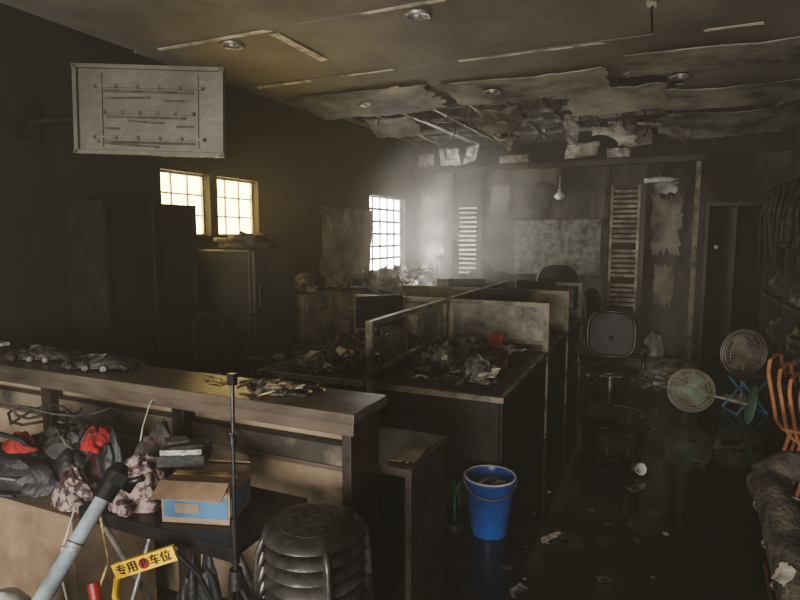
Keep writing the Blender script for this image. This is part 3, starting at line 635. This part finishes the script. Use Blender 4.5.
b.tube([(-.15,-.13,.012),(-.15,.13,.012)],.012,M['cyan']); b.tube([(.15,-.11,.012),(.15,.11,.012)],.012,M['cyan']); b.box((0,0,.35),(.28,.28,.02),M['plasblk']); b.fin('folding_stool',T(.83,6.38,0,.4),bevel=.003)
def tchair(b,o):
    ox,oy,oz=o; m=M['orange']
    for s_ in (-1,1):
        x=s_*.20
        b.tube([(ox+x,oy-.22,oz+.02),(ox+x,oy-.19,oz+.40),(ox+x,oy-.15,oz+.45),(ox+x,oy+.17,oz+.45),(ox+x,oy+.21,oz+.50),(ox+x*.97,oy+.27,oz+.78)]+[(ox+x*(.97-.06*i),oy+.275,oz+.78+.09*math.sin(i*.5)) for i in range(1,4)],.012,m)
        b.tube([(ox+x,oy+.22,oz+.02),(ox+x,oy+.13,oz+.44)],.012,m)
    b.tube([(ox-.16,oy+.275,oz+.87),(ox,oy+.28,oz+.885),(ox+.16,oy+.275,oz+.87)],.012,m)
    b.box((ox,oy,oz+.465),(.38,.36,.022),M['char']); b.box((ox,oy+.26,oz+.72),(.34,.02,.14),M['char'],rot=(-.18,0,0))
b=B()
for k in range(5): tchair(b,(0,.06*k,.055*k-.0))
b.fin('stacked_chairs',T(1.10,3.86,0,rad(70))@Matrix.Scale(.90,4))
# charred armchair near right
b=B()
b.tube([(.60,2.12,.02),(.57,2.25,.22),(.53,2.45,.42),(.49,2.66,.60),(.47,2.80,.66)],.08,M['char'],16,rs=[.08,.085,.09,.085,.07],wob=.5)
b.tube([(.43,2.80,.68),(.53,2.84,.72),(.72,2.88,.73),(.95,2.92,.71),(1.2,2.95,.69)],.08,M['char'],16,rs=[.045,.06,.07,.075,.08],wob=.5,seed=4)
b.lump((.92,2.50,.16),(.36,.36,.20),M['char'],seed=9,amp=.2)
b.box((.95,2.5,.12),(.7,.75,.16),M['black']); 
for (x,y) in ((.64,2.18),(1.26,2.18),(.64,2.82),(1.26,2.82)): b.cyl((x,y,.003),(x,y,.05),.025,.03,M['black'],10)
b.tube([(1.30,2.15,.35),(1.3,2.45,.6),(1.3,2.8,.66),(1.3,2.9,.72)],.08,M['char'],14,wob=.4)
b.sheet((.465,2.34,.44),(.05,.04,.07),(-.04,.06,.0),8,8,M['peel'],rag=.6,amp=.01,seed=3,th=.006)
for k in range(5): 
    t=.2+.17*k; b.ring((.60-.12*t,2.12+.66*t,.05+.63*t),.088,.006,M['ash'],axis=(-.1,.66,.6))
b.fin('charred_armchair')
# ---------------------------------------------------------------- bucket, leaves, floor things
b=B()
b.lathe([(.001,.004),(.100,.0),(.104,.012),(.138,.31),(.147,.318),(.147,.335),(.140,.34),(.134,.325),(.131,.28)],(0,0,0),M['blue'],40)
b.lathe([(.131,.28),(.12,.262),(.001,.262)],(0,0,0),M['water'],40); b.ring((0,0,.337),.143,.006,M['white'],seg=40)
b.tube([(.147*math.cos(a),.147*math.sin(a),.325-.07*abs(math.sin(a))) for a in [math.pi+math.pi*i/14 for i in range(15)]],.004,M['steel'],5)
b.ball((-.145,0,.31),(.012,.02,.02),M['blue']); b.ball((.145,0,.31),(.012,.02,.02),M['blue'])
for k in range(5): b.lump((.06*math.cos(k*2),.06*math.sin(k*2.3),.262),(.035,.03,.025),M['white'] if k%2 else M['char'],seed=k,sub=2)
b.fin('plastic_bucket',T(-.825,3.12,.002,.3))
b=B()
for k in range(9):
    a=1.3+k*.42; l=.15+.03*(k%3); n=8; c,s_=math.cos(a),math.sin(a); V0=None
    for t in range(n+1):
        u=t/n; w=.016*math.sin(math.pi*min(1,u*.92+.08))+.001; r_=u*l; z=.24+.14*u*(1-u)*2-(.16*u*u if k%2 else .02*u*u)
        pa=b.bm.verts.new((r_*c-w*s_,r_*s_+w*c,z)); pb=b.bm.verts.new((r_*c+w*s_,r_*s_-w*c,z)); pm=b.bm.verts.new((r_*c,r_*s_,z-.006))
        if V0: b.F((V0[0],pa,pm,V0[2])); b.F((V0[2],pm,pb,V0[1]))
        V0=(pa,pb,pm)
    b.tag(M['green'],True)
b.lathe([(.001,.002),(.045,0),(.058,.10),(.054,.10)],(0,0,0),M['black'],20); b.tube([(0,0,.08),(0,0,.25)],.008,M['green'],6)
b.fin('potted_plant',T(-.99,2.98,.001))
b=B(); b.lathe([(.001,.002),(.028,0),(.040,.095),(.043,.10),(.038,.098),(.027,.01)],(0,0,0),M['white'],24); b.fin('paper_cup',T(-.10,4.38,.035,.6,rad(75)))
b=B(); r=random.Random(33)
for k in range(60):
    x=r.uniform(-.7,.6); y=r.uniform(1.9,7.5)
    s=r.uniform(.008,.028); b.lump((x,y,.002),(s,s*r.uniform(.5,1),s*.4),M['dash'] if k%6 else M['ash'],seed=k,sub=2,amp=.6)
for k in range(8):
    x=r.uniform(-.65,.45); y=r.uniform(2.0,6.0); a=r.uniform(0,3)
    b.sheet((x,y,.004),(.08*math.cos(a),.08*math.sin(a),0),(-.06*math.sin(a),.06*math.cos(a),.004),5,5,M['ash'] if k%4==0 else M['dash'],rag=.7,amp=.008,seed=k,th=.002)
b.sheet((-.52,3.1,.004),(.10,.16,0),(-.03,.04,.003),8,8,M['paper'],rag=.5,amp=.006,seed=2,th=.002)
b.sheet((-.2,2.85,.004),(.07,.03,0),(-.03,.05,.003),8,8,M['ash'],rag=.5,amp=.006,seed=3,th=.002)
b.sheet((-.55,2.55,.004),(.05,.12,0),(-.05,.03,.003),8,8,M['ash'],rag=.5,amp=.006,seed=6,th=.002)
b.fin('floor_debris')
b=B(); 
for k in range(260):
    x=r.gauss(.0,.33); y=r.uniform(6.9,8.8)
    if x>.55 or x<-.7: continue
    s=r.uniform(.02,.07); b.box((x,y,s*.35),(s*1.6,s,s*.6),M['brick'] if k%2 else M['plaster'],rot=(r.uniform(-.3,.3),r.uniform(-.3,.3),r.uniform(0,3)))
b.lump((.1,8.2,.001),(.42,.4,.06),M['brick'],seed=5,amp=.3)
b.fin('brick_rubble')
# ---------------------------------------------------------------- smoke plume near the far-left window
b=B(); C=Vector((-2.4,7.1,1.80)); S=Vector((1.32,1.8,1.27)); b.ball((0,0,0),(1,1,1),M['slab'],4)
sm=b.fin('smoke_plume'); sm.location=C-Vector((0,0,S.z)); sm.scale=S
vm=bpy.data.materials.new('smoke_volume'); vm.use_nodes=True; nt=vm.node_tree; nt.nodes.clear(); N=nt.nodes; L=nt.links
o=N.new('ShaderNodeOutputMaterial'); pv=N.new('ShaderNodeVolumePrincipled'); pv.inputs['Color'].default_value=(.98,.975,.95,1); pv.inputs['Anisotropy'].default_value=.0
tc=N.new('ShaderNodeTexCoord'); sub=N.new('ShaderNodeVectorMath'); sub.operation='SUBTRACT'; sub.inputs[1].default_value=(0,0,1)
ln=N.new('ShaderNodeVectorMath'); ln.operation='LENGTH'; mr=N.new('ShaderNodeMapRange'); mr.inputs['From Min'].default_value=1; mr.inputs['From Max'].default_value=.1; mr.inputs['To Min'].default_value=0; mr.inputs['To Max'].default_value=1
nz=N.new('ShaderNodeTexNoise'); nz.inputs['Scale'].default_value=1.8; nz.inputs['Detail'].default_value=3; mr2=N.new('ShaderNodeMapRange'); mr2.inputs['From Min'].default_value=.33; mr2.inputs['From Max'].default_value=.65; mr2.inputs['To Min'].default_value=.12; mr2.inputs['To Max'].default_value=1.35
mu=N.new('ShaderNodeMath'); mu.operation='MULTIPLY'
L.new(tc.outputs['Object'],sub.inputs[0]); L.new(sub.outputs[0],ln.inputs[0]); L.new(ln.outputs['Value'],mr.inputs['Value']); L.new(tc.outputs['Object'],nz.inputs['Vector']); L.new(nz.outputs['Fac'],mr2.inputs['Value'])
L.new(mr.outputs[0],mu.inputs[0]); L.new(mr2.outputs[0],mu.inputs[1]); L.new(mu.outputs[0],pv.inputs['Density']); L.new(pv.outputs[0],o.inputs['Volume'])
sm.data.materials.clear(); sm.data.materials.append(vm)
# ---------------------------------------------------------------- lights
def area(name,loc,rot,sx,sy,e,col):
    l=bpy.data.lights.new(name,'AREA'); l.shape='RECTANGLE'; l.size=sx; l.size_y=sy; l.energy=e; l.color=col
    ob=bpy.data.objects.new(name,l); ob.location=loc; ob.rotation_euler=rot; bpy.context.scene.collection.objects.link(ob)
area('entrance_daylight',(-.5,-2.95,1.1),(rad(110),0,rad(-2)),3.4,1.7,390,(1.0,.965,.91))
w=bpy.data.worlds.new('World'); bpy.context.scene.world=w; w.use_nodes=True
w.node_tree.nodes['Background'].inputs[0].default_value=(.8,.85,.9,1); w.node_tree.nodes['Background'].inputs[1].default_value=.6
wv=w.node_tree.nodes.new('ShaderNodeVolumePrincipled'); wv.inputs['Color'].default_value=(.93,.88,.73,1); wv.inputs['Density'].default_value=.030; wv.inputs['Anisotropy'].default_value=.2
w.node_tree.links.new(wv.outputs[0],w.node_tree.nodes['World Output'].inputs['Volume'])
try: bpy.context.scene.view_settings.look='AgX - Medium High Contrast'
except Exception as e: print(e)
cam=bpy.data.cameras.new('camera'); co=bpy.data.objects.new('camera',cam); bpy.context.scene.collection.objects.link(co)
cam.sensor_width=36; cam.lens=36*580/800; cam.clip_start=.02; co.location=(0,0,1.7); co.rotation_euler=(rad(90-6.3),0,rad(24)); bpy.context.scene.camera=co
